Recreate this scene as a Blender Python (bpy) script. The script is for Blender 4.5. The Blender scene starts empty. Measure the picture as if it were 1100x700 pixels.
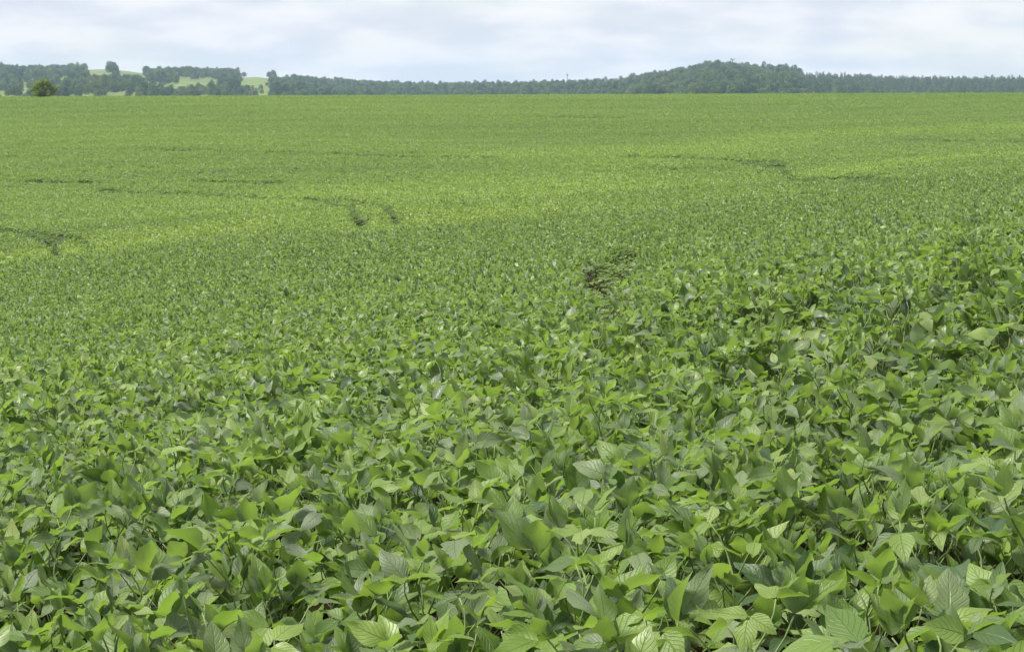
import bpy, math, random
import numpy as np
from mathutils import Matrix, Vector

R = math.radians
rng = np.random.default_rng(7)
random.seed(7)
scene = bpy.context.scene
COL = scene.collection

# ------------------------------------------------------------------ camera, sky, sun, exposure
CZ = 1.53                    # eye height above the soil at the photographer's feet
FPX, CX, CY = 2200.0, 550.0, 350.0
PITCH = math.atan(253.0 / FPX)
cam_data = bpy.data.cameras.new("camera")
cam_data.sensor_width = 36.0
cam_data.lens = 36.0 * FPX / 1100.0
cam_data.clip_start = 0.05
cam_data.clip_end = 30000.0
cam = bpy.data.objects.new("camera", cam_data)
cam.location = (0, 0, CZ)
cam.rotation_euler = (math.pi / 2 - PITCH, 0, 0)
COL.objects.link(cam)
scene.camera = cam

SUN_EL, SUN_AZ = R(60), R(-104)          # azimuth measured from +Y towards +X
world = bpy.data.worlds.new("World")
scene.world = world
world.use_nodes = True
wt = world.node_tree
wt.nodes.clear()


def N(t, kind, **kw):
    n = t.nodes.new(kind)
    for k, v in kw.items():
        if k == "ins":
            for a, b in v.items():
                n.inputs[a].default_value = b
        else:
            setattr(n, k, v)
    return n


def L(t, a, b):
    t.links.new(a, b)


def math_node(t, op, a, b=None, clamp=False):
    n = t.nodes.new("ShaderNodeMath")
    n.operation = op
    n.use_clamp = clamp
    for i, v in enumerate((a, b)):
        if v is None:
            continue
        if isinstance(v, (int, float)):
            n.inputs[i].default_value = v
        else:
            t.links.new(v, n.inputs[i])
    return n.outputs[0]


def mix_rgb(t, fac, a, b, blend="MIX"):
    n = t.nodes.new("ShaderNodeMix")
    n.data_type = "RGBA"
    n.blend_type = blend
    for s, v in ((0, fac), (6, a), (7, b)):
        if isinstance(v, (int, float)):
            n.inputs[s].default_value = v
        elif isinstance(v, tuple):
            n.inputs[s].default_value = v if len(v) == 4 else (*v, 1)
        else:
            t.links.new(v, n.inputs[s])
    return n.outputs[2]


def map_range(t, v, a, b, c, d, smooth=False):
    n = t.nodes.new("ShaderNodeMapRange")
    n.interpolation_type = "SMOOTHSTEP" if smooth else "LINEAR"
    t.links.new(v, n.inputs[0])
    for i, x in enumerate((a, b, c, d)):
        n.inputs[i + 1].default_value = x
    return n.outputs[0]


sky = N(wt, "ShaderNodeTexSky", sky_type="NISHITA", sun_disc=False,
        sun_elevation=SUN_EL, sun_rotation=SUN_AZ, air_density=1.0, dust_density=0.6, ozone_density=1.0)
tc = N(wt, "ShaderNodeTexCoord")
sep = N(wt, "ShaderNodeSeparateXYZ")
L(wt, tc.outputs["Generated"], sep.inputs[0])
zz = math_node(wt, "ADD", math_node(wt, "MAXIMUM", sep.outputs[2], 0.0), 0.24)
comb = N(wt, "ShaderNodeCombineXYZ")
L(wt, math_node(wt, "DIVIDE", sep.outputs[0], zz), comb.inputs[0])
L(wt, math_node(wt, "DIVIDE", sep.outputs[1], zz), comb.inputs[1])
cn = N(wt, "ShaderNodeTexNoise", ins={"Scale": 1.7, "Detail": 6.0, "Roughness": 0.55, "Distortion": 0.4})
L(wt, comb.outputs[0], cn.inputs["Vector"])
cn2 = N(wt, "ShaderNodeTexNoise", ins={"Scale": 4.8, "Detail": 7.0, "Roughness": 0.5})
L(wt, comb.outputs[0], cn2.inputs["Vector"])
cover = map_range(wt, cn.outputs[0], 0.36, 0.56, 0.74, 1.0, True)
cloud_col = mix_rgb(wt, map_range(wt, cn2.outputs[0], 0.35, 0.65, 0.0, 1.0, True), (4.05, 4.3, 4.82), (5.2, 5.2, 5.4))
sky_col = mix_rgb(wt, cover, sky.outputs[0], cloud_col)
bg = N(wt, "ShaderNodeBackground", ins={"Strength": 0.10})
wo = N(wt, "ShaderNodeOutputWorld")
L(wt, sky_col, bg.inputs[0])
L(wt, bg.outputs[0], wo.inputs[0])

sun_data = bpy.data.lights.new("sun", "SUN")
sun_data.energy = 4.2
sun_data.angle = R(16)
sun_data.color = (1.0, 0.96, 0.88)
sun = bpy.data.objects.new("sun", sun_data)
sd = Vector((math.sin(SUN_AZ) * math.cos(SUN_EL), math.cos(SUN_AZ) * math.cos(SUN_EL), math.sin(SUN_EL)))
sun.rotation_euler = sd.to_track_quat("Z", "Y").to_euler()
sun.location = (0, 0, 60)
COL.objects.link(sun)

vs = scene.view_settings
vs.view_transform = "Standard"
vs.look = "None"
vs.exposure = 0.90
vs.gamma = 1.0
vs.use_curve_mapping = False
scene.render.engine = "CYCLES"
scene.cycles.use_denoising = True
scene.cycles.max_bounces = 5
scene.cycles.diffuse_bounces = 2
scene.cycles.volume_bounces = 0
scene.cycles.transmission_bounces = 4


def tag(o, label=None, cat=None, group=None, kind=None):
    for k, v in (("label", label), ("category", cat), ("group", group), ("kind", kind)):
        if v:
            o[k] = v
    return o


# ------------------------------------------------------------------ land form (all functions vectorised, metres)
CANOPY = 0.60
_cy = np.array([-60, -10, 0, 4.4, 10.5, 15, 27, 42, 62, 100, 150, 200, 270, 350, 395, 460, 600], float)
_cv = np.array([.60, .85, .93, 1.16, 1.46, 1.78, 2.70, 3.80, 4.95, 6.0, 6.4, 5.7, 3.4, 0.85, 1.15, 3.4, 9.0])
_ky = np.array([-60, 0, 15, 40, 80, 120, 200, 350, 600], float)
_kv = np.array([.06, .10, .12, .115, .08, .06, .022, .004, .0])


def _pchip(x, y):
    h = np.diff(x); d = np.diff(y) / h
    m = np.zeros_like(x); m[0] = d[0]; m[-1] = d[-1]
    for i in range(1, len(x) - 1):
        if d[i - 1] * d[i] > 0:
            w1 = 2 * h[i] + h[i - 1]; w2 = h[i] + 2 * h[i - 1]
            m[i] = (w1 + w2) / (w1 / d[i - 1] + w2 / d[i])

    def f(q):
        q = np.clip(np.asarray(q, float), x[0], x[-1])
        i = np.clip(np.searchsorted(x, q) - 1, 0, len(x) - 2)
        t = (q - x[i]) / h[i]
        return ((1 + 2 * t) * (1 - t) ** 2 * y[i] + t * (1 - t) ** 2 * h[i] * m[i]
                + t * t * (3 - 2 * t) * y[i + 1] + t * t * (t - 1) * h[i] * m[i + 1])
    return f


Cf, Kf = _pchip(_cy, _cv), _pchip(_ky, _kv)

# ridge line of the far hills: ground height there as an angle, and its distance
_rpx = np.array([-250, -60, 0, 60, 88, 100, 120, 150, 166, 200, 270, 282, 300, 330, 400, 480, 640, 662, 680, 720, 745, 765, 790, 850, 866, 890, 930, 960, 1100, 1200, 1400], float)
_rgy = np.array([84, 79, 79, 80, 78, 75.5, 75.5, 78, 82, 81, 84, 82, 87, 91, 95, 97, 95, 95, 91.5, 85.5, 80.5, 76.5, 79, 81.5, 92, 92, 93, 94, 94, 94, 94])
_dpx = np.array([-250, 0, 280, 380, 560, 680, 780, 860, 960, 1200, 1400], float)
_dds = np.array([2500, 2400, 2350, 2500, 2450, 2050, 1950, 2000, 2250, 2300, 2400], float)


def hill_z(u, r):
    px = np.clip(CX + FPX * u, -250, 1400)
    Dr = np.interp(px, _dpx, _dds)
    Zr = (97 - np.interp(px, _rpx, _rgy)) / FPX * Dr
    zv = -17.0 + 2.0 * np.sin(u * 23.0)
    t = np.clip((r - 850.0) / (Dr - 850.0), 0, 1)
    z = zv + (Zr - zv) * (0.75 * t + 0.25 * t * t * (3 - 2 * t))
    z = z + np.where(r > Dr, -(r - Dr) * 0.012, 0.0)
    z = z + 1.2 * np.sin(r * 0.011 + u * 31) * np.clip((r - 900) / 500, 0, 1) * np.clip((Dr - r) / 300, 0, 1)
    return np.maximum(z, -70)


BROW = None


def brow_y(x, y):
    """distance of the brow where the near slope tips over into the hollow"""
    u = np.clip(x / np.maximum(y, 1.0), -0.3, 0.3)
    return np.interp(u, BROW[0], BROW[1])


def canopy_rel(x, y):
    """height of the crop's top relative to the eye"""
    z = canopy_base(x, y)
    if BROW is not None:
        d = y - brow_y(x, y)
        z = z + 0.34 * np.exp(-((d + 5.0) / 9.0) ** 2) - 0.22 * np.exp(-((d - 14.0) / 10.0) ** 2)
    return z


def canopy_base(x, y):
    xs = np.clip(x, -0.45 * np.maximum(y, 30), 0.45 * np.maximum(y, 30))
    z = -Cf(y) + Kf(y) * xs
    z = z + 0.035 * np.sin(x * 0.9 + y * 0.35) * np.clip(1 - y / 80, 0, 1)
    sw = np.clip((x + 0.5) / 3.0, 0, 1) * np.clip((y - 8.5) / 4, 0, 1) * np.clip((36 - y) / 10, 0, 1)
    z = z + 0.15 * sw * np.sin(y * 1.45 - 0.55 * x + 1.2 * np.sin(x * 0.9 + y * 0.2))
    z = z + 0.22 * np.sin(x * 0.045 + y * 0.07 + 1.0) * np.clip((y - 60) / 80, 0, 1) * np.clip((320 - y) / 80, 0, 1)
    return z


def ground_z(x, y):
    x = np.asarray(x, float); y = np.asarray(y, float)
    r = np.hypot(x, y)
    zf = canopy_rel(x, np.minimum(y, 460.0)) - CANOPY
    th = np.clip(np.arctan2(x, np.maximum(y, 1e-3)), -0.6, 0.6)
    zh = hill_z(np.tan(th), r)
    yy = np.where(y > 0, np.maximum(y, r * 0.82), -r * 0.3)
    w = np.clip((yy - 420) / 430, 0, 1)
    w = w * w * (3 - 2 * w)
    far_back = np.where(y <= 0, np.clip((r - 300) / 1500, 0, 1) * -12, 0)
    return CZ + zf * (1 - w) + zh * w + far_back


sp, cp = math.sin(PITCH), math.cos(PITCH)


def pixel_of(x, y, z):
    """photo position of a world point, for choosing which plants stand in view"""
    zr = np.asarray(z) - CZ
    depth = y * cp - zr * sp
    up = y * sp + zr * cp
    return CX + FPX * x / depth, CY - FPX * up / depth


_ts = np.concatenate([np.linspace(3, 60, 600), np.linspace(60.2, 380, 1600)])


def spot(px, py):
    """where the line of sight through (px, py) meets the top of the crop"""
    a, b = (px - CX) / FPX, (CY - py) / FPX
    dx, dy, dz = a, cp + b * sp, -sp + b * cp
    t = _ts / dy
    h = canopy_rel(dx * t, dy * t) - dz * t
    i = int(np.argmax(h > 0)) if (h > 0).any() else len(t) - 1
    return dx * t[i], dy * t[i]


_bp = [(-120, 300), (0, 291), (150, 279), (300, 266), (450, 258), (600, 247), (800, 226), (950, 207), (1100, 190), (1220, 178)]
_bw = [spot(*q) for q in _bp]
BROW = (np.array([a / b for a, b in _bw]), np.array([b for a, b in _bw]))

# ------------------------------------------------------------------ small mesh helpers
def mesh_from(name, V, F, mats, smooth=True, uv=None, rnd=None, fmat=None, young=None):
    me = bpy.data.meshes.new(name)
    me.from_pydata([tuple(v) for v in V], [], [tuple(f) for f in F])
    for m in (mats if isinstance(mats, (list, tuple)) else [mats]):
        me.materials.append(m)
    n = len(me.polygons)
    if smooth:
        me.polygons.foreach_set("use_smooth", np.ones(n, bool))
    if fmat is not None:
        me.polygons.foreach_set("material_index", np.asarray(fmat, np.int32))
    if uv is not None:
        lay = me.uv_layers.new(name="UVMap")
        vi = np.empty(len(me.loops), np.int32)
        me.loops.foreach_get("vertex_index", vi)
        lay.data.foreach_set("uv", np.asarray(uv, np.float32)[vi].ravel())
    if rnd is not None:
        at = me.attributes.new("rnd", "FLOAT", "POINT")
        at.data.foreach_set("value", np.asarray(rnd, np.float32))
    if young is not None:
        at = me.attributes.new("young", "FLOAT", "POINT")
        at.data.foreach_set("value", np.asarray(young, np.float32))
    me.update()
    return me


def new_obj(name, me, parent=None, loc=None):
    o = bpy.data.objects.new(name, me)
    COL.objects.link(o)
    if parent is not None:
        o.parent = parent
    if loc is not None:
        o.location = loc
    return o


def tube(pts, rad, sides=5):
    """tapered tube through pts"""
    pts = [np.asarray(p, float) for p in pts]
    V, F = [], []
    for i, p in enumerate(pts):
        d = pts[min(i + 1, len(pts) - 1)] - pts[max(i - 1, 0)]
        d = d / (np.linalg.norm(d) + 1e-9)
        a = np.cross(d, (0.3, 0.9, 0.1)); a /= np.linalg.norm(a)
        b = np.cross(d, a)
        for k in range(sides):
            t = 2 * math.pi * k / sides
            V.append(p + rad[i] * (math.cos(t) * a + math.sin(t) * b))
    for i in range(len(pts) - 1):
        for k in range(sides):
            q = (k + 1) % sides
            F.append((i * sides + k, i * sides + q, (i + 1) * sides + q, (i + 1) * sides + k))
    V.append(pts[-1]); n = len(V) - 1; b0 = (len(pts) - 1) * sides
    for k in range(sides):
        F.append((b0 + k, b0 + (k + 1) % sides, n))
    return V, F


# ------------------------------------------------------------------ materials
def new_mat(name):
    m = bpy.data.materials.new(name)
    m.use_nodes = True
    m.node_tree.nodes.clear()
    out = m.node_tree.nodes.new("ShaderNodeOutputMaterial")
    return m, m.node_tree, out


def ramp(t, fac, stops, interp="LINEAR"):
    n = t.nodes.new("ShaderNodeValToRGB")
    n.color_ramp.interpolation = interp
    e = n.color_ramp.elements
    while len(e) < len(stops):
        e.new(0.5)
    for i, (p, c) in enumerate(stops):
        e[i].position = p
        e[i].color = (*c, 1)
    t.links.new(fac, n.inputs[0])
    return n.outputs[0]


def leaf_material():
    m, t, out = new_mat("soybean_leaf")
    oi = N(t, "ShaderNodeObjectInfo")
    at = N(t, "ShaderNodeAttribute", attribute_type="GEOMETRY", attribute_name="rnd")
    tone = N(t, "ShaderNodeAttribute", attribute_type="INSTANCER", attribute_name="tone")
    rnd = math_node(t, "FRACT", math_node(t, "ADD", oi.outputs["Random"], at.outputs["Fac"]))
    base = ramp(t, rnd, [(0.0, (0.042, 0.086, 0.030)), (0.18, (0.070, 0.126, 0.038)), (0.27, (0.135, 0.178, 0.098)), (0.40, (0.150, 0.192, 0.112)), (0.46, (0.096, 0.168, 0.030)),
                         (0.74, (0.145, 0.232, 0.034)), (0.95, (0.208, 0.286, 0.080)), (1.0, (0.245, 0.300, 0.100))])
    # leaf veins and mottling, from the blade's own coordinates
    uv = N(t, "ShaderNodeUVMap", uv_map="UVMap")
    s = N(t, "ShaderNodeSeparateXYZ")
    L(t, uv.outputs[0], s.inputs[0])
    a = math_node(t, "ABSOLUTE", math_node(t, "SUBTRACT", s.outputs[0], 0.5))
    ph = math_node(t, "FRACT", math_node(t, "MULTIPLY", math_node(t, "SUBTRACT", s.outputs[1], math_node(t, "MULTIPLY", a, 0.75)), 7.0))
    side = math_node(t, "ABSOLUTE", math_node(t, "SUBTRACT", ph, 0.5))
    vein = map_range(t, side, 0.0, 0.14, 1.0, 0.0, True)
    mid = map_range(t, a, 0.0, 0.035, 1.0, 0.0, True)
    veins = math_node(t, "MAXIMUM", math_node(t, "MULTIPLY", vein, 0.55), mid)
    tcn = N(t, "ShaderNodeTexCoord")
    nz = N(t, "ShaderNodeTexNoise", ins={"Scale": 38.0, "Detail": 3.0})
    L(t, tcn.outputs["Object"], nz.inputs["Vector"])
    c = mix_rgb(t, map_range(t, nz.outputs[0], 0.3, 0.7, 0.0, 0.4), base, mix_rgb(t, 1.0, base, (0.72, 0.80, 0.70), "MULTIPLY"))
    c = mix_rgb(t, math_node(t, "MULTIPLY", veins, 0.18), c, (0.21, 0.30, 0.10))
    # paler, yellower or darker stretches of the crop
    oc = N(t, "ShaderNodeSeparateColor")
    L(t, oi.outputs["Color"], oc.inputs[0])
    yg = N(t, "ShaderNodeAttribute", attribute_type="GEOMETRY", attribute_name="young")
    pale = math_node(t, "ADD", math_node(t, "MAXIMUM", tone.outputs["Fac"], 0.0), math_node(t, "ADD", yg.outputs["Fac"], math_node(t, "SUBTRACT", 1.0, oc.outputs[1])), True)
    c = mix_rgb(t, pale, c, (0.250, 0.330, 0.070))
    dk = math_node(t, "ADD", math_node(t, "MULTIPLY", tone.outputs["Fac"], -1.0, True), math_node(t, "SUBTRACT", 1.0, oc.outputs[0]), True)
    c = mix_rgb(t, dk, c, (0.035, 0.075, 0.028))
    geo = N(t, "ShaderNodeNewGeometry")
    under = mix_rgb(t, 0.68, c, (0.235, 0.300, 0.175))
    c = mix_rgb(t, geo.outputs["Backfacing"], c, under)
    bs = N(t, "ShaderNodeBsdfPrincipled", ins={"Roughness": 0.46, "Specular IOR Level": 0.55})
    L(t, c, bs.inputs["Base Color"])
    L(t, map_range(t, nz.outputs[0], 0.3, 0.7, 0.36, 0.52), bs.inputs["Roughness"])
    bp = N(t, "ShaderNodeBump", ins={"Strength": 0.7, "Distance": 0.003})
    L(t, math_node(t, "SUBTRACT", math_node(t, "MULTIPLY", nz.outputs[0], 0.6), veins), bp.inputs["Height"])
    L(t, bp.outputs[0], bs.inputs["Normal"])
    tr = N(t, "ShaderNodeBsdfTranslucent")
    L(t, mix_rgb(t, 1.0, c, (1.34, 1.62, 0.38), "MULTIPLY"), tr.inputs[0])
    mx = N(t, "ShaderNodeMixShader", ins={0: 0.37})
    L(t, bs.outputs[0], mx.inputs[1]); L(t, tr.outputs[0], mx.inputs[2])
    L(t, mx.outputs[0], out.inputs[0])
    return m


def simple_mat(name, c1, c2, scale, rough=0.8, bump=0.0, detail=6.0, coords="Object"):
    m, t, out = new_mat(name)
    tcn = N(t, "ShaderNodeTexCoord")
    nz = N(t, "ShaderNodeTexNoise", ins={"Scale": scale, "Detail": detail, "Roughness": 0.6})
    L(t, tcn.outputs[coords], nz.inputs["Vector"])
    bs = N(t, "ShaderNodeBsdfPrincipled", ins={"Roughness": rough, "Specular IOR Level": 0.3 if rough < 0.92 else 0.0})
    L(t, mix_rgb(t, map_range(t, nz.outputs[0], 0.32, 0.68, 0, 1, True), c1, c2), bs.inputs["Base Color"])
    if bump:
        bp = N(t, "ShaderNodeBump", ins={"Strength": 0.8, "Distance": bump})
        L(t, nz.outputs[0], bp.inputs["Height"])
        L(t, bp.outputs[0], bs.inputs["Normal"])
    L(t, bs.outputs[0], out.inputs[0])
    return m


def foliage_mat(name, stops, trans=0.25):
    m, t, out = new_mat(name)
    oi = N(t, "ShaderNodeObjectInfo")
    at = N(t, "ShaderNodeAttribute", attribute_type="GEOMETRY", attribute_name="rnd")
    f = math_node(t, "ADD", math_node(t, "MULTIPLY", oi.outputs["Random"], 0.6), math_node(t, "MULTIPLY", at.outputs["Fac"], 0.4))
    c = ramp(t, f, stops)
    bs = N(t, "ShaderNodeBsdfPrincipled", ins={"Roughness": 0.55, "Specular IOR Level": 0.35})
    L(t, c, bs.inputs["Base Color"])
    tr = N(t, "ShaderNodeBsdfTranslucent")
    L(t, mix_rgb(t, 1.0, c, (1.3, 1.5, 0.6), "MULTIPLY"), tr.inputs[0])
    mx = N(t, "ShaderNodeMixShader", ins={0: trans})
    L(t, bs.outputs[0], mx.inputs[1]); L(t, tr.outputs[0], mx.inputs[2])
    L(t, mx.outputs[0], out.inputs[0])
    return m


M_LEAF = leaf_material()
M_STEM = simple_mat("soybean_stem", (0.11, 0.17, 0.045), (0.17, 0.21, 0.08), 30.0, 0.6)
M_DRY = simple_mat("dry_stalk", (0.045, 0.038, 0.022), (0.100, 0.085, 0.048), 24.0, 0.85)
M_SOIL = simple_mat("red_brown_soil", (0.009, 0.008, 0.004), (0.021, 0.018, 0.009), 7.0, 0.95, 0.03)
M_BARK = simple_mat("tree_bark", (0.06, 0.05, 0.04), (0.13, 0.11, 0.085), 3.0, 0.9)
M_WOOD = foliage_mat("hill_tree_leaves", [(0.0, (0.016, 0.034, 0.014)), (0.35, (0.036, 0.068, 0.022)),
                                          (0.65, (0.078, 0.118, 0.034)), (1.0, (0.150, 0.185, 0.055))])
M_GUM = foliage_mat("plantation_leaves", [(0.0, (0.036, 0.060, 0.030)), (0.5, (0.058, 0.088, 0.042)), (1.0, (0.095, 0.125, 0.060))])
M_BUSH = foliage_mat("round_tree_leaves", [(0.0, (0.085, 0.135, 0.016)), (0.5, (0.150, 0.205, 0.022)), (1.0, (0.240, 0.285, 0.036))], 0.3)


def pasture_mat():
    m, t, out = new_mat("hill_pasture")
    tcn = N(t, "ShaderNodeTexCoord")
    n1 = N(t, "ShaderNodeTexNoise", ins={"Scale": 0.012, "Detail": 6.0, "Roughness": 0.6})
    n2 = N(t, "ShaderNodeTexNoise", ins={"Scale": 0.11, "Detail": 4.0, "Roughness": 0.6})
    for n in (n1, n2):
        L(t, tcn.outputs["Object"], n.inputs["Vector"])
    c = ramp(t, n1.outputs[0], [(0.30, (0.070, 0.115, 0.022)), (0.48, (0.120, 0.160, 0.030)), (0.62, (0.155, 0.175, 0.045)), (0.75, (0.20, 0.17, 0.075))])
    c = mix_rgb(t, map_range(t, n2.outputs[0], 0.45, 0.75, 0, 0.6), c, (0.075, 0.11, 0.035))
    bs = N(t, "ShaderNodeBsdfPrincipled", ins={"Roughness": 0.9, "Specular IOR Level": 0.2})
    L(t, c, bs.inputs["Base Color"])
    L(t, bs.outputs[0], out.inputs[0])
    return m


M_PASTURE = pasture_mat()

# ------------------------------------------------------------------ ground and hills: one sheet, cut in two at the valley
az = np.unique(np.concatenate([np.linspace(-math.pi, -0.45, 34), np.linspace(-0.45, 0.45, 150), np.linspace(0.45, math.pi, 34)]))[:-1]
rad = np.concatenate([[0.6, 1.2, 2.0, 2.8], np.geomspace(3.4, 460, 230), np.geomspace(475, 2900, 110), [3300, 4000, 5200, 7500, 11000, 16000]])
CUT = 4 + 229
RR, AA = np.meshgrid(rad, az, indexing="ij")
XX, YY = RR * np.sin(AA), RR * np.cos(AA)
ZZ = ground_z(XX, YY)
# clods and tilth close to the photographer
ZZ = ZZ + 0.012 * np.sin(XX * 17.0 + 2 * np.sin(YY * 9)) * np.sin(YY * 14.0) * (RR < 25)
na, nr = len(az), len(rad)


def sheet(name, r0, r1, mat):
    V = np.stack([XX[r0:r1 + 1].ravel(), YY[r0:r1 + 1].ravel(), ZZ[r0:r1 + 1].ravel()], 1)
    F = []
    for i in range(r1 - r0):
        for k in range(na):
            q = (k + 1) % na
            F.append((i * na + k, (i + 1) * na + k, (i + 1) * na + q, i * na + q))
    if r0 == 0:
        V = np.vstack([V, [[0, 0, float(ground_z(0, 0))]]])
        c = len(V) - 1
        F += [(k, (k + 1) % na, c)[::-1] for k in range(na)]
    o = new_obj(name, mesh_from(name, V, F, mat))
    o["kind"] = "structure"
    return o


tag(sheet("ground", 0, CUT, M_SOIL), "bare red-brown soil under the soybean crop", "ground")
tag(sheet("hills", CUT, nr - 1, M_PASTURE), "distant low hills with pale green pastures beyond the crop", "hills")

# ------------------------------------------------------------------ soybean leaflets, petioles and plants
V_ROWS_FULL = (0.10, 0.27, 0.46, 0.68, 0.87)
V_ROWS_LOW = (0.22, 0.60)


def leaflet_shape(seed, full=True):
    """ovate blade, 1 long along +Y, top side +Z; returns V, F, UV"""
    g = random.Random(seed)
    W = g.uniform(0.23, 0.345)
    fold = g.uniform(0.05, 0.55)
    curl = g.uniform(-0.25, 0.62)
    twist = g.uniform(-0.35, 0.35)
    wav = g.uniform(0.02, 0.075)
    p0 = g.uniform(0, 6)
    camber = g.uniform(-0.45, 0.25)
    cross = (-1, -0.52, 0, 0.52, 1) if full else (-1, 0, 1)
    rows = V_ROWS_FULL if full else V_ROWS_LOW

    def width(v):
        return W * (math.sin(math.pi * v ** 0.72) ** 0.85) * (1.0 if v < 0.5 else 1 - 0.30 * (v - 0.5) / 0.5)

    def put(u, v):
        w = width(v)
        x = u * w
        z = fold * abs(u) * w - curl * v * v * 0.55
        z += wav * math.sin(p0 + 9 * v + (1.3 if u > 0 else 0)) * abs(u)
        z += camber * W * (u * u) * math.sin(math.pi * min(1, v * 1.1))
        y = v * (1 - 0.10 * abs(curl))
        t = twist * v
        return (x * math.cos(t) - z * math.sin(t), y, z * math.cos(t) + x * math.sin(t))

    V, UV = [(0, 0, 0)], [(0.5, 0)]
    for v in rows:
        for u in cross:
            V.append(put(u, v)); UV.append((0.5 + 0.5 * u, v))
    V.append(put(0, 1.0)); UV.append((0.5, 1))
    n, F = len(cross), []
    for k in range(n - 1):
        F.append((0, 2 + k, 1 + k)[::1] if False else (0, 1 + k + 1, 1 + k))
    for i in range(len(rows) - 1):
        b = 1 + i * n
        for k in range(n - 1):
            F.append((b + k, b + k + 1, b + n + k + 1, b + n + k))
    b = 1 + (len(rows) - 1) * n
    for k in range(n - 1):
        F.append((b + k, b + k + 1, len(V) - 1))
    return np.array(V), F, np.array(UV)


N_SHAPES = 24
SHAPES = [leaflet_shape(100 + i) for i in range(N_SHAPES)]
SHAPES_LOW = [leaflet_shape(100 + i, False) for i in range(N_SHAPES)]
LEAFLET_MESH = [mesh_from("leaflet", V, F, M_LEAF, uv=UV) for V, F, UV in SHAPES]

PET_LEN = [0.05 + 0.015 * i for i in range(13)]


def petiole_shape(length):
    b = 0.10 * length
    pts = [(0, 0, 0), (0, b, length * 0.4), (0, b * 0.9, length * 0.75), (0, 0, length)]
    return tube(pts, [0.0032, 0.0023, 0.0019, 0.0022], 4)


PET_SHAPE = [petiole_shape(l) for l in PET_LEN]
PET_MESH = [mesh_from("petiole", V, F, M_STEM) for V, F in PET_SHAPE]


def frame_to(d, up_hint, y_axis=False):
    """rotation whose Z (or Y when y_axis) points along d"""
    d = d.normalized()
    s = d.cross(up_hint)
    if s.length < 1e-4:
        s = Vector((1, 0, 0))
    s.normalize()
    if y_axis:
        n = s.cross(d)
        return Matrix((s, d, n)).transposed()
    n = d.cross(s)
    return Matrix((s, n, d)).transposed()


def dirv(a, e):
    return Vector((math.cos(e) * math.cos(a), math.cos(e) * math.sin(a), math.sin(e)))


def plant_layout(g, vigour=1.0, leaves=13):
    """one soybean plant: stem points and its three-part leaves, in plant space"""
    h = g.uniform(0.40, 0.52) * vigour
    lean_a, lean = g.uniform(0, 6.28), g.uniform(0, 0.10)

    def stem(s):
        return Vector((math.cos(lean_a) * lean * s * s, math.sin(lean_a) * lean * s * s, h * s))
    out = []
    a = g.uniform(0, 6.28)
    for i in range(leaves):
        f = i / (leaves - 1)
        s = 0.22 + 0.78 * f ** 0.85
        a += math.pi * 0.78 + g.uniform(-0.5, 0.5)
        el = R(g.uniform(28, 52) + 26 * f)
        ln = g.uniform(0.13, 0.22) * (1.0 - 0.45 * max(0, f - 0.6) / 0.4) * vigour
        k = min(len(PET_LEN) - 1, max(0, int(round((ln - 0.05) / 0.015))))
        p = stem(s)
        d = dirv(a, el)
        rot = frame_to(d, Vector((math.cos(a + 1.57), math.sin(a + 1.57), 0.01)))
        LM = Matrix.Translation(p) @ rot.to_4x4()
        tip = p + d * PET_LEN[k]
        size = g.uniform(0.074, 0.124) * (1.0 - 0.30 * max(0, f - 0.75) / 0.25) * (0.85 + 0.15 * vigour)
        mood = g.random()
        basep = g.gauss(4, 24) if mood < 0.50 else g.gauss(52, 17)
        subs = []
        for j, off in enumerate((0.0, 1.0, -1.0)):
            aa = a + off * R(g.uniform(55, 95)) + g.gauss(0, 0.15)
            pe = R(max(-65, min(84, basep + g.gauss(0, 17))))
            q = dirv(aa, pe)
            rt = frame_to(q, Vector((0, 0, 1)), True) @ Matrix.Rotation(g.gauss(0, 0.45), 3, "Y")
            sc = size * (1.06 if j == 0 else g.uniform(0.86, 1.0))
            o = tip + (d * 0.4 + q * 0.6) * (0.020 if j == 0 else 0.004)
            subs.append((g.randrange(N_SHAPES), Matrix.Translation(o) @ rt.to_4x4() @ Matrix.Scale(sc, 4)))
        out.append((k, LM, subs))
    pts = [stem(x) for x in (0, 0.35, 0.7, 1.0)]
    return pts, out


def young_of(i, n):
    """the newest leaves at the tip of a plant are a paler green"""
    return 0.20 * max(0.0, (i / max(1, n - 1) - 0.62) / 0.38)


def joined_plant(seed, full, leaves=13, vigour=1.0, dry=False):
    g = random.Random(seed)
    pts, lv = plant_layout(g, vigour, leaves)
    return join_layout([(pts, lv, (0, 0), 0.0)], full, g)


def join_layout(items, full, g, stems=True, grow=1.0):
    V, F, UV, RN, FM, YG = [], [], [], [], [], []
    nv = 0
    shp = SHAPES if full else SHAPES_LOW

    def add(v, f, uv, r, m, yv=0.0):
        nonlocal nv
        V.append(v); UV.append(uv); RN.append(np.full(len(v), r)); YG.append(np.full(len(v), yv))
        F.extend([tuple(i + nv for i in q) for q in f]); FM.extend([m] * len(f))
        nv += len(v)
    for pts, lv, (ox, oy), _ in items:
        off = np.array((ox, oy, 0.0))
        if stems:
            v, f = tube(pts, [0.005, 0.0045, 0.0035, 0.002], 4)
            add(np.array(v) + off, f, np.zeros((len(v), 2)), 0, 1)
        for li, (k, LM, subs) in enumerate(lv):
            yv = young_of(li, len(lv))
            if full:
                v, f = PET_SHAPE[k]
                A = np.array(LM)
                add(np.array(v) @ A[:3, :3].T + A[:3, 3] + off, f, np.zeros((len(v), 2)), 0, 1)
            for si, MM in subs:
                v, f, uv = shp[si]
                A = np.array(MM)
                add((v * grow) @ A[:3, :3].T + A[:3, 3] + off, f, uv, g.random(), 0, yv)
    return np.vstack(V), F, np.vstack(UV), np.concatenate(RN), FM, np.concatenate(YG)


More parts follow.
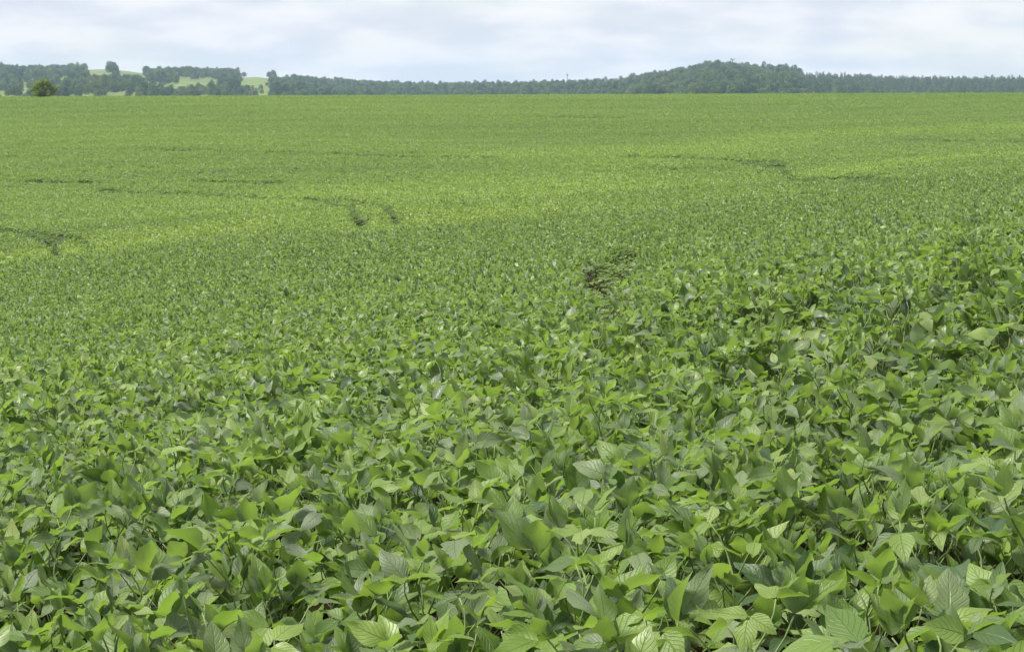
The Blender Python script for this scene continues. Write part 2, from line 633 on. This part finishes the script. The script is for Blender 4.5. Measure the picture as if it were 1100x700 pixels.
def form_collection(name, builders):
    c = bpy.data.collections.new(name)
    for V, F, UV, RN, FM, YG in builders:
        me = mesh_from(name, V, F, [M_LEAF, M_STEM], uv=UV, rnd=RN, fmat=FM, young=YG)
        c.objects.link(bpy.data.objects.new(name, me))
    return c


FORMS_NEAR = form_collection("soybean_plant_form", [joined_plant(500 + i, True) for i in range(14)])
FORMS_MID = form_collection("soybean_plant_form_far", [joined_plant(700 + i, False, 10) for i in range(12)])
patches = []
for i in range(8):
    g = random.Random(900 + i)
    items = []
    for _ in range(12):
        pts, lv = plant_layout(g, g.uniform(0.9, 1.08), 8)
        lv = lv[2:]
        items.append((pts, lv, (g.uniform(-0.62, 0.62), g.uniform(-0.62, 0.62)), 0))
    patches.append(join_layout(items, False, g, stems=False, grow=1.25))
FORMS_PATCH = form_collection("soybean_patch_form", patches)


def scatter(name, P, rot, scl, idx, coll, tone=None):
    """one object that instances the meshes of coll on points"""
    me = bpy.data.meshes.new(name)
    me.from_pydata([tuple(p) for p in P], [], [])
    me.attributes.new("rot", "FLOAT_VECTOR", "POINT").data.foreach_set("vector", np.asarray(rot, np.float32).ravel())
    me.attributes.new("scl", "FLOAT_VECTOR", "POINT").data.foreach_set("vector", np.asarray(scl, np.float32).ravel())
    me.attributes.new("idx", "INT", "POINT").data.foreach_set("value", np.asarray(idx, np.int32))
    if tone is None:
        tone = np.zeros(len(P))
    me.attributes.new("tone", "FLOAT", "POINT").data.foreach_set("value", np.asarray(tone, np.float32))
    o = new_obj(name, me)
    ng = bpy.data.node_groups.new(name, "GeometryNodeTree")
    ng.interface.new_socket("Geometry", in_out="INPUT", socket_type="NodeSocketGeometry")
    ng.interface.new_socket("Geometry", in_out="OUTPUT", socket_type="NodeSocketGeometry")
    gi, go = ng.nodes.new("NodeGroupInput"), ng.nodes.new("NodeGroupOutput")
    ci = ng.nodes.new("GeometryNodeCollectionInfo")
    ci.inputs["Collection"].default_value = coll
    ci.inputs["Separate Children"].default_value = True
    ci.inputs["Reset Children"].default_value = True
    ip = ng.nodes.new("GeometryNodeInstanceOnPoints")
    ip.inputs["Pick Instance"].default_value = True

    def attr(nm, ty):
        n = ng.nodes.new("GeometryNodeInputNamedAttribute")
        n.data_type = ty
        n.inputs[0].default_value = nm
        return n.outputs[0]
    er = ng.nodes.new("FunctionNodeEulerToRotation")
    ng.links.new(attr("rot", "FLOAT_VECTOR"), er.inputs[0])
    ng.links.new(gi.outputs[0], ip.inputs["Points"])
    ng.links.new(ci.outputs[0], ip.inputs["Instance"])
    ng.links.new(attr("idx", "INT"), ip.inputs["Instance Index"])
    ng.links.new(er.outputs[0], ip.inputs["Rotation"])
    ng.links.new(attr("scl", "FLOAT_VECTOR"), ip.inputs["Scale"])
    ng.links.new(ip.outputs[0], go.inputs[0])
    md = o.modifiers.new("scatter", "NODES")
    md.node_group = ng
    o["kind"] = "stuff"
    return o


# ------------------------------------------------------------------ marks in the crop: wheel tracks, washed-out gaps, pale terrace lines
def world_line(pxs):
    out = []
    for (x0, y0), (x1, y1) in zip(pxs[:-1], pxs[1:]):
        n = max(2, int(math.hypot(x1 - x0, y1 - y0) / 6))
        for i in range(n):
            t = i / n
            out.append(spot(x0 + (x1 - x0) * t, y0 + (y1 - y0) * t))
    out.append(spot(*pxs[-1]))
    return np.array(out)


def dist_to(line, x, y, ax=1.0):
    line = line * np.array((ax, 1.0))
    x = x * ax
    d = np.full(len(x), 1e9)
    x0, y0, x1, y1 = line[:, 0].min() - 30, line[:, 1].min() - 30, line[:, 0].max() + 30, line[:, 1].max() + 30
    near = np.where((x > x0) & (x < x1) & (y > y0) & (y < y1))[0]
    if len(near) == 0:
        return d
    P = np.stack([x[near], y[near]], 1)
    best = np.full(len(near), 1e9)
    for a, b in zip(line[:-1], line[1:]):
        ab = b - a
        t = np.clip(((P - a) @ ab) / (ab @ ab + 1e-9), 0, 1)
        best = np.minimum(best, np.linalg.norm(P - (a + t[:, None] * ab), axis=1))
    d[near] = best
    return d


TRACKS = [  # polyline in the photo, half width in metres of missing plants
    ([(-30, 240), (0, 245), (25, 249), (45, 254), (57, 261)], 0.8), ([(56, 261), (60, 268), (62, 276)], 0.22),
    ([(-30, 246), (25, 247), (62, 250), (84, 257)], 0.6), ([(84, 257), (92, 263), (97, 269)], 0.18),
    ([(25, 193), (95, 195)], 0.8), ([(105, 203), (180, 206), (262, 210), (330, 213), (374, 220)], 0.9), ([(374, 220), (385, 231), (390, 244)], 0.30),
    ([(335, 211), (390, 215), (413, 221)], 0.8), ([(413, 221), (423, 230), (428, 240)], 0.28), ([(215, 193), (300, 195)], 0.7),
    ([(165, 160), (290, 162), (400, 166), (545, 169)], 0.62), ([(585, 125), (670, 126)], 0.8),
    ([(690, 167), (800, 171), (830, 177)], 1.2), ([(830, 177), (848, 187), (860, 194)], 0.45), ([(860, 194), (880, 191), (905, 193)], 2.2),
    ([(910, 189), (935, 192), (955, 196)], 2.2),
    ([(980, 150), (1110, 152)], 1.0), ([(690, 180), (790, 181)], 0.6), ([(470, 217), (505, 221)], 0.6),
]
TRACKS = [(world_line(p), w) for p, w in TRACKS]
GAPS = [  # bare or stunted hollows
    ([(636, 300), (626, 275)], 0.34), ([(648, 298), (672, 266)], 0.80), ([(655, 340), (650, 300)], 0.36),
    ([(730, 274), (740, 264)], 0.40), ([(930, 368), (990, 371)], 0.28), ([(855, 340), (890, 342)], 0.26),
    ([(1030, 324), (1050, 326)], 0.22), ([(590, 352), (630, 356)], 0.20), ([(325, 547), (370, 545)], 0.09),
    ([(850, 352), (955, 347)], 0.22), ([(690, 372), (790, 366)], 0.19), ([(1000, 352), (1110, 345)], 0.20), ([(760, 330), (850, 322)], 0.28),
    ([(880, 300), (960, 296)], 0.32), ([(990, 318), (1060, 312)], 0.25), ([(460, 300), (540, 303)], 0.32), ([(900, 385), (1010, 377)], 0.15),
    ([(640, 395), (720, 402)], 0.16), ([(200, 372), (300, 380)], 0.25), ([(740, 420), (850, 410)], 0.13),
    ([(20, 372), (55, 374)], 0.25), ([(130, 365), (160, 368)], 0.22),
]
GAPS = [(world_line(p), w) for p, w in GAPS]
PALE = [  # half width, strength
    ([(-20, 285), (60, 272), (110, 262), (200, 248), (300, 235), (380, 228)], 5.0, 0.85),
    ([(360, 210), (440, 200), (520, 195), (600, 205)], 14.0, 0.75), ([(430, 240), (470, 235), (520, 225)], 6.0, 0.85),
    ([(690, 172), (760, 160), (860, 145), (980, 140), (1100, 135)], 9.0, 0.75), ([(890, 186), (960, 174), (1060, 165)], 4.0, 0.9),
    ([(560, 165), (680, 160)], 10.0, 0.7), ([(70, 268), (110, 262)], 2.5, 0.9), ([(200, 228), (330, 222)], 4.0, 0.6),
]
PALE = [(world_line(p), w, s) for p, w, s in PALE]


def crop_state(x, y):
    """keep mask, height factor and tone for plants at x, y"""
    keep = np.ones(len(x), bool)
    low = np.ones(len(x))
    tone = 0.14 * np.sin(x * 0.06 + 0.03 * y) * np.sin(y * 0.045 + 1.0 + 0.02 * x)
    tone = (tone + 0.20 * np.sin(y * 0.42 + 2.2 * np.sin(x * 0.05) + 1.5 * np.sin(x * 0.021 + y * 0.03)) * np.sin(x * 0.09 + y * 0.11)) * np.clip(y / 50, 0, 1)
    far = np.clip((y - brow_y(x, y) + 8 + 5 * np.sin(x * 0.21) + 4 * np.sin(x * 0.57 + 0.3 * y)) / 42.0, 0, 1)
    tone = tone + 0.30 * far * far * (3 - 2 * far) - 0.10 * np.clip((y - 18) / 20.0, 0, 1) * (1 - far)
    low = low * (1.0 + 0.10 * np.sin(x * 3.1 + 1.7 * np.sin(y * 1.3)) * np.sin(y * 2.3 + 1.1 * np.sin(x * 1.9))
                 + 0.20 * np.sin(x * 0.9 + y * 0.5 + 1.0) * np.sin(y * 0.7 - x * 0.25))
    wob = 0.25 * np.sin(x * 1.7 + y * 0.8) + 0.2 * np.sin(y * 2.3 - x * 0.7)
    dark = np.zeros(len(x), bool)
    for ln, w in TRACKS:
        d = dist_to(ln, x, y, 1.0 if w < 0.55 else 1.8)
        wd = 1.25 * w * np.clip(y / 100.0, 0.8, 2.0)
        keep &= ~((d < 0.8 * w * (0.8 + wob)) & (rng.uniform(0, 1, len(x)) < (0.6 if w > 0.4 else 0.9)))
        low = np.minimum(low, np.where(d < wd * (1.0 + 0.8 * wob), 0.5, 1.0))
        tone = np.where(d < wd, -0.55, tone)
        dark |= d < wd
    for gi_, (ln, w) in enumerate(GAPS):
        d = dist_to(ln, x, y, 1.35)
        keep &= ~((d < w) & (rng.uniform(0, 1, len(x)) < (0.82 if gi_ < 4 else 0.8)))
        low = np.minimum(low, np.where(d < w, 0.50, 1.0))
        low = np.where((d > w) & (d < w * 1.9), low * (1.35 if gi_ < 4 else 1.1), low)
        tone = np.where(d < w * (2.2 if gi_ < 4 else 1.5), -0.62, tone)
    for ln, w, s in PALE:
        d = dist_to(ln, x, y)
        p = 1.5 * s * np.exp(-(d / w) ** 2) * (0.70 + 0.30 * np.sin(x * 0.8 + y * 1.1)) * rng.uniform(0.4, 1.3, len(x))
        tone = np.where(dark, tone, np.maximum(tone, tone * 0.5 + p))
    return keep, low, tone


# ------------------------------------------------------------------ rows of the crop
ROW, STEP, YAW = 0.45, 0.150, R(-7)
cy_, sy_ = math.cos(YAW), math.sin(YAW)


def row_points(rmin, rmax, step, row, margin):
    n = int(rmax / row) + 4
    m = int((0.34 * rmax + margin + 3) / step) + int(rmax * abs(sy_) / step) + 4
    I, J = np.meshgrid(np.arange(-4, n), np.arange(-m, m), indexing="ij")
    v = I.ravel() * row + rng.normal(0, 0.045, I.size)
    u = (J.ravel() + 0.5 * (I.ravel() % 2)) * step + rng.normal(0, step * 0.28, I.size)
    x, y = u * cy_ - v * sy_, u * sy_ + v * cy_
    r = np.hypot(x, y)
    k = (y > 1.6) & (r >= rmin) & (r < rmax) & (np.abs(x) < 0.285 * y + margin)
    return x[k], y[k]


NEAR_R, MID_R, PATCH_R = 34.0, 120.0, 392.0
x, y = row_points(2.4, NEAR_R, STEP, ROW, 2.0)
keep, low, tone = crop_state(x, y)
tone = tone + rng.normal(0, 0.13, len(x))
keep &= rng.uniform(0, 1, len(x)) > 0.05
x, y, low, tone = x[keep], y[keep], low[keep], tone[keep]
z = ground_z(x, y)
px, py = pixel_of(x, y, z + 0.5)
shown = (px > -25) & (px < 1125) & (py < 735)
order = np.argsort(np.where(shown, np.hypot(x, y), 1e9))
chosen = order[:300]
rest = np.ones(len(x), bool)
rest[chosen] = False

# the 300 plants that show largest: plant > stem, leaf > leaflet
STEM_MESH = {}
for n_i, i in enumerate(chosen):
    g = random.Random(int(4000 + n_i))
    pts, lv = plant_layout(g, float(low[i]) * g.uniform(0.80, 1.20), 13)
    root = new_obj("soybean_plant", None, None, (float(x[i]), float(y[i]), float(z[i])))
    root.empty_display_size = 0.1
    tag(root, "large-leaved green soybean plant among the first rows of the crop", "plant", "soybean plants of the first rows")
    sv, sf = tube(pts, [0.005, 0.0045, 0.0035, 0.002], 5)
    new_obj("stem", mesh_from("stem", sv, sf, M_STEM), root)
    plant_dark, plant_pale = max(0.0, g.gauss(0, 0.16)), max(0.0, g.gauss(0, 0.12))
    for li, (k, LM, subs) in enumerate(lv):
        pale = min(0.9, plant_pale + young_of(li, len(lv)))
        lf = new_obj("leaf", PET_MESH[k], root)
        lf.matrix_basis = LM
        inv = LM.inverted()
        for si, MM in subs:
            q = new_obj("leaflet", LEAFLET_MESH[si], lf)
            q.matrix_basis = inv @ MM
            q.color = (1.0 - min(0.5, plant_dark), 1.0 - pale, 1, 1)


def random_pose(n, tilt=0.10):
    return np.stack([rng.normal(0, tilt, n), rng.normal(0, tilt, n), rng.uniform(0, 6.283, n)], 1)


def place_crop(name, x, y, z, low, tone, coll, nforms, s0, s1, label):
    n = len(x)
    s = rng.uniform(s0, s1, n)
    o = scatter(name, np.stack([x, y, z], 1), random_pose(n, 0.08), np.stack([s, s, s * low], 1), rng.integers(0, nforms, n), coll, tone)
    return tag(o, label, "crop")


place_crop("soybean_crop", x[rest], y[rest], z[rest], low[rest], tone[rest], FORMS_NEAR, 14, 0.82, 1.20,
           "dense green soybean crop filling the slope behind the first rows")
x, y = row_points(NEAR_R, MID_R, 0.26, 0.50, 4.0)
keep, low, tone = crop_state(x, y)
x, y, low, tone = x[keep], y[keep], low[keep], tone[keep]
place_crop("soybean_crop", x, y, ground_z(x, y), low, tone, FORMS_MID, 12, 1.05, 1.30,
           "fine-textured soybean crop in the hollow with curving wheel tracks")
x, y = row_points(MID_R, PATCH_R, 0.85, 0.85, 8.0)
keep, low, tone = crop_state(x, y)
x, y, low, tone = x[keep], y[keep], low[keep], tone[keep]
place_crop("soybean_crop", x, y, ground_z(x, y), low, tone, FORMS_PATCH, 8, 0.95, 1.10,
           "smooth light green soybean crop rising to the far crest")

# dry stalks left standing in the bare hollow
stalks_v, stalks_f = [], []
for ln, w in GAPS[:4]:
    for _ in range(45):
        c = ln[rng.integers(0, len(ln))] + rng.normal(0, w * 0.7, 2)
        zz_ = float(ground_z(c[0], c[1]))
        h = rng.uniform(0.15, 0.42)
        tip = (c[0] + rng.normal(0, 0.12), c[1] + rng.normal(0, 0.12), zz_ + h)
        v, f = tube([(c[0], c[1], zz_ - 0.01), ((c[0] + tip[0]) / 2 + 0.02, (c[1] + tip[1]) / 2, zz_ + h * 0.55), tip], [0.006, 0.005, 0.003], 3)
        b = len(stalks_v)
        stalks_v += v
        stalks_f += [tuple(q + b for q in ff) for ff in f]
tag(new_obj("dry_stalks", mesh_from("dry_stalks", stalks_v, stalks_f, M_DRY)),
    "brown dry stalks in the bare hollow among the soybeans", "stalks", kind="stuff")


# ------------------------------------------------------------------ trees
def leaf_cloud(g, centres, per, leaf, squash=0.8):
    """small folded leaf sprays on the skin of every clump; rnd per clump"""
    V, F, RN = [], [], []
    for (cx, cy, cz, cr) in centres:
        tone = g.random()
        m = max(6, int(per * cr * cr))
        for _ in range(m):
            a, b = g.uniform(0, 6.283), math.asin(g.uniform(-0.75, 1.0))
            rr = cr * (g.random() ** 0.35)
            n = Vector((math.cos(a) * math.cos(b), math.sin(a) * math.cos(b), math.sin(b)))
            p = Vector((cx, cy, cz)) + Vector((n.x * rr, n.y * rr, n.z * rr * squash))
            n = (n + Vector((g.gauss(0, 0.3), g.gauss(0, 0.3), g.gauss(0.15, 0.3)))).normalized()
            s = n.cross(Vector((g.gauss(0, 1), g.gauss(0, 1), g.gauss(0, 1)))).normalized()
            t = n.cross(s)
            w = leaf * g.uniform(0.6, 1.25)
            b0 = len(V)
            V += [p - s * w * 0.5, p - t * w * 0.35 + n * w * 0.12, p + s * w * 0.5, p + t * w * 0.35 + n * w * 0.12]
            F += [(b0, b0 + 1, b0 + 2), (b0, b0 + 2, b0 + 3)]
            r = min(1, max(0, tone * 0.7 + 0.3 * g.random()))
            RN += [r] * 4
    return V, F, RN


def tree_meshes(seed, h, w, mat, leaf=0.9, per=9.0, clumps=16, bole=0.22, flat=0.8):
    """broad-leaved tree of height h and crown width w: trunk with limbs, crown of leaf sprays"""
    g = random.Random(seed)
    centres = []
    ch = h * (1 - bole)
    for i in range(clumps):
        t = (i + 0.5) / clumps
        zc = h * bole + ch * (0.18 + 0.68 * t)
        prof = math.sin(math.pi * min(1, 0.22 + 0.74 * t)) ** 0.7
        a = i * 2.4 + g.uniform(-0.5, 0.5)
        rr = 0.5 * w * prof * g.uniform(0.35, 0.72)
        cr = w * g.uniform(0.17, 0.26) * (0.75 + 0.35 * prof)
        centres.append((math.cos(a) * rr, math.sin(a) * rr, zc, cr))
    V, F, RN = leaf_cloud(g, centres, per / (leaf * leaf) * 0.9, leaf, flat)
    crown = mesh_from("crown", V, F, mat, smooth=False, rnd=RN)
    tv, tf = tube([(0, 0, -0.6), (0.02 * h, 0, h * 0.25), (0, 0.02 * h, h * 0.55), (0.01 * h, 0, h * 0.82)],
                  [0.035 * h, 0.025 * h, 0.016 * h, 0.006 * h], 6)
    for (cx, cy, cz, cr) in centres[::2]:
        v, f = tube([(0, 0, cz * 0.62), (cx * 0.5, cy * 0.5, cz * 0.82), (cx, cy, cz)], [0.011 * h, 0.008 * h, 0.003 * h], 4)
        b = len(tv)
        tv += v
        tf += [tuple(q + b for q in ff) for ff in f]
    trunk = mesh_from("trunk", tv, tf, M_BARK)
    return trunk, crown


FORMS = {
    "round": [tree_meshes(40 + i, 10.5 + 0.8 * i, 10.0 + 0.7 * (i % 3), M_WOOD) for i in range(5)],
    "tall": [tree_meshes(60 + i, 14.0 + i, 7.6, M_WOOD, clumps=18, bole=0.18) for i in range(3)],
    "low": [tree_meshes(80 + i, 6.2 + 0.6 * i, 8.2, M_WOOD, bole=0.10, clumps=14) for i in range(3)],
    "gum": [tree_meshes(90 + i, 15.0 + i, 5.2, M_GUM, clumps=16, bole=0.25) for i in range(4)],
}


def place_tree(name, form, x, y, s, label, group=None, rz=None, zadd=0.0):
    trunk, crown = form
    root = new_obj(name, None, None, (float(x), float(y), float(ground_z(x, y)) + zadd))
    root.scale = (s, s, s)
    root.rotation_euler = (0, 0, random.uniform(0, 6.28) if rz is None else rz)
    tag(root, label, "tree", group)
    new_obj("trunk", trunk, root)
    new_obj("crown", crown, root)
    return root


def ridge(px_):
    return np.interp(px_, _dpx, _dds)


# where the woods stand open, as stretches of the hillside (photo span of the ground, top to bottom)
OPEN = [((88, 122), (70, 92)), ((122, 160), (70, 90)), ((185, 242), (86.5, 101)), ((252, 292), (70, 104)),
        ((62, 74), (84, 97)), ((150, 186), (93, 104)), ((20, 34), (93, 104)),
        ((292, 312), (84, 92)), ((868, 940), (70, 86.5))]
n_try = 26000
pu = rng.uniform(-90, 1190, n_try)
dmax = ridge(pu)
rr_ = np.sqrt(rng.uniform(0, 1, n_try)) * (dmax + 30 - 800) + 800
tx = (pu - CX) / FPX
ty = rr_ / np.sqrt(1 + tx * tx)
tx = tx * ty
tz = ground_z(tx, ty)
tpx, tpy = pixel_of(tx, ty, tz)
ok = tpy < 110
for (a, b), (c, d) in OPEN:
    jx = tpx + 5 * np.sin(tpy * 1.7 + a) + rng.normal(0, 1.5, n_try)
    ok &= ~((jx > a) & (jx < b) & (tpy > c) & (tpy < d))
left = tpx < 330
ok &= ~(left & (rng.uniform(0, 1, n_try) < 0.22))
clump_n = np.sin(tx * 0.043) * np.sin(ty * 0.019 + 1.0) + 0.6 * np.sin(tx * 0.11 + ty * 0.03)
ok &= ~(left & (clump_n < -0.72) & (rr_ < dmax - 120))
idx = np.where(ok)[0]
# thin by spacing on a grid
cell = {}
kept = []
for i in idx:
    sp_ = 6.2 if tpx[i] < 660 else 6.0
    key = (int(tx[i] // sp_), int(ty[i] // (sp_ * 1.6)))
    if key in cell:
        continue
    cell[key] = 1
    kept.append(i)
kept = np.array(kept)
gum = (tpx[kept] > 866) & (rng.uniform(0, 1, len(kept)) < 0.8)
kinds = np.where(gum, "gum", np.where(rng.uniform(0, 1, len(kept)) < 0.14, "tall", np.where(rng.uniform(0, 1, len(kept)) < 0.25, "low", "round")))
# the trees one can tell apart: those on the skyline and those standing loose on the pasture hill
top_y = tpy[kept] - 11
in_view = (tpx[kept] > -4) & (tpx[kept] < 1104)
sky_like = in_view & (rr_[kept] > dmax[kept] - 95)
loose = in_view & (tpx[kept] < 330) & (tpy[kept] > 84)
score = np.where(sky_like, 2.0, 0) + np.where(loose, 1.0, 0) + rng.uniform(0, 0.9, len(kept))
pick = np.argsort(-score)[:270]
is_single = np.zeros(len(kept), bool)
is_single[pick] = True
is_single &= score > 0.95


def tree_label(kind, p, sky):
    if p < 330:
        if sky:
            return {"round": "round-crowned tree on the skyline of the pasture hill", "tall": "tall narrow tree on the skyline of the pasture hill",
                    "low": "low bushy tree on the skyline of the pasture hill"}.get(kind), "trees along the top of the pasture hill"
        return {"round": "round dark tree standing on the slope of the pasture hill", "tall": "tall dark tree standing on the slope of the pasture hill",
                "low": "low dark bush on the slope of the pasture hill"}.get(kind), "trees scattered over the pasture hill"
    if p < 660:
        return {"round": "rounded tree in the low wood between the two hills", "tall": "tall tree rising from the low wood between the two hills",
                "low": "low tree in the low wood between the two hills"}.get(kind), "trees along the low wood"
    if kind == "gum":
        return "slim tree topping the even plantation beside the wooded hill", "slim plantation trees"
    return {"round": "round dark tree on the top of the wooded hill", "tall": "tall dark tree on the top of the wooded hill",
            "low": "low dark tree on the top of the wooded hill"}.get(kind), "trees along the wooded hilltop"


for j in np.where(is_single)[0]:
    i = kept[j]
    kd = str(kinds[j])
    lab, grp = tree_label(kd, tpx[i], bool(sky_like[j]))
    place_tree("hill_tree" if kd != "gum" else "plantation_tree", random.choice(FORMS[kd]), tx[i], ty[i], random.uniform(0.48, 0.88), lab, grp)

# the mass of the woods behind and between them
for kd, nm, lab in (("round", "woodland", "dark mixed woodland covering the distant hills"), ("tall", "woodland", "taller dark trees massed in the distant woodland"),
                    ("low", "woodland", "low dark scrub massed under the distant woodland"), ("gum", "plantation", "even grey-green tree plantation on the distant slope")):
    sel = kept[(kinds == kd) & ~is_single]
    c = bpy.data.collections.new(nm + "_form")
    for trunk, crown in FORMS[kd]:
        a = np.empty(len(crown.vertices) * 3, np.float32)
        crown.vertices.foreach_get("co", a)
        c.objects.link(bpy.data.objects.new(nm + "_form", crown))
    n = len(sel)
    s = rng.uniform(0.45, 0.86, n)
    o = scatter(nm, np.stack([tx[sel], ty[sel], tz[sel]], 1), np.stack([np.zeros(n), np.zeros(n), rng.uniform(0, 6.28, n)], 1),
                np.stack([s, s, s], 1), rng.integers(0, len(FORMS[kd]), n), c)
    tag(o, lab, "woodland")


# a few trees that stand out
def at_ridge(p, back):
    u = (p - CX) / FPX
    d = float(ridge(p)) - back
    yy = d / math.sqrt(1 + u * u)
    return u * yy, yy


for p, s, fm, lab in ((124, 0.80, ("tall", 1), "tall full tree standing alone against the open hilltop field"),
                      (118, 0.52, ("tall", 0), "slim tree beside the tall one on the open hilltop field"),
                      (86, 0.68, ("tall", 2), "dark tree at the edge of the woods beside the hilltop field"),
                      (763, 0.72, ("round", 3), "big rounded tree crowning the wooded hill"),
                      (264, 0.95, ("low", 1), "round tree at the end of the wood above the bright pasture"),
                      (363, 0.80, ("tall", 1), "tall dense tree standing over the low wood"),
                      (421, 0.80, ("round", 2), "big round dark tree standing over the low wood"),
                      (324, 0.70, ("tall", 0), "tall slim tree at the foot end of the pasture hill"),
                      (338, 0.66, ("tall", 2), "pointed tree next to the tall slim one by the pasture hill")):
    X, Y = at_ridge(p, 170 if p < 130 else 40)
    place_tree("hill_tree", FORMS[fm[0]][fm[1]], X, Y, s, lab)


def umbrella_tree(seed, h, w):
    """thin bare trunk with a small flat crown in two tufts"""
    g = random.Random(seed)
    tv, tf = tube([(0, 0, -0.5), (0.1, 0, h * 0.5), (0, 0, h * 0.97)], [0.42, 0.34, 0.22], 6)
    tops = [(-w * 0.28, 0, h, w * 0.26), (w * 0.30, 0.2, h - 0.2, w * 0.22), (0, 0.1, h - 0.5, w * 0.2)]
    for cx, cy, cz, cr in tops:
        v, f = tube([(0, 0, h * 0.86), (cx * 0.6, cy, h * 0.92), (cx, cy, cz)], [0.2, 0.16, 0.1], 4)
        b = len(tv)
        tv += v
        tf += [tuple(q + b for q in ff) for ff in f]
    V, F, RN = leaf_cloud(g, tops, 12, 0.7, 0.7)
    return mesh_from("trunk", tv, tf, M_BARK), mesh_from("crown", V, F, M_WOOD, smooth=False, rnd=RN)


X, Y = at_ridge(785, 30)
place_tree("emergent_tree", umbrella_tree(5, 13.0, 5.4), X, Y, 1.0, "thin bare-trunked tree with small flat crown above the wooded hill", rz=0.0)
X, Y = at_ridge(609, 30)
place_tree("emergent_tree", umbrella_tree(6, 16.0, 2.6), X, Y, 1.0, "thin pole-like tree rising above the low wood", rz=0.4)

# the round tree on the crest of the field
g = random.Random(12)
cent = []
for i in range(46):
    t = g.random()
    a = g.uniform(0, 6.283)
    zc = 0.55 + 2.0 * t
    prof = math.sqrt(max(0.05, 1 - ((zc - 0.95) / 1.75) ** 2))
    rr0 = 1.75 * prof * math.sqrt(g.random())
    cent.append((math.cos(a) * rr0 * 1.08, math.sin(a) * rr0, zc, g.uniform(0.34, 0.55)))
V, F, RN = leaf_cloud(g, cent, 620, 0.17, 0.9)
tv, tf = tube([(0, 0, -0.4), (0.05, 0, 0.5), (0, 0.05, 1.4)], [0.2, 0.16, 0.07], 8)
for c_ in cent[::3]:
    v, f = tube([(0, 0, c_[2] * 0.45), (c_[0] * 0.5, c_[1] * 0.5, c_[2] * 0.75), c_[:3]], [0.06, 0.04, 0.015], 4)
    b = len(tv)
    tv += v
    tf += [tuple(q + b for q in ff) for ff in f]
bx_, by_ = (50.5 - CX) / FPX * 352.0, 352.0
place_tree("round_tree", (mesh_from("trunk", tv, tf, M_BARK), mesh_from("crown", V, F, M_BUSH, smooth=False, rnd=RN)),
           bx_, by_, 1.22, "dense round yellow-green tree alone on the crest of the soybean field", rz=0.3, zadd=0.25)

# ------------------------------------------------------------------ haze: the air over the whole place
x0, x1, y0, y1, z0, z1 = -2600, 2600, -300, 4200, -75, 62
hv = [(x0, y0, z0), (x1, y0, z0), (x1, y1, z0), (x0, y1, z0), (x0, y0, z1), (x1, y0, z1), (x1, y1, z1), (x0, y1, z1)]
hf = [(0, 3, 2, 1), (4, 5, 6, 7), (0, 1, 5, 4), (1, 2, 6, 5), (2, 3, 7, 6), (3, 0, 4, 7)]
m, t, out = new_mat("haze")
pv = N(t, "ShaderNodeVolumePrincipled", ins={"Color": (0.58, 0.80, 1.0, 1), "Density": 0.00012, "Anisotropy": 0.0})
L(t, pv.outputs[0], out.inputs["Volume"])
hz = new_obj("haze", mesh_from("haze", hv, hf, m, smooth=False))
tag(hz, "thin pale blue haze over the fields and hills", "haze", kind="stuff")
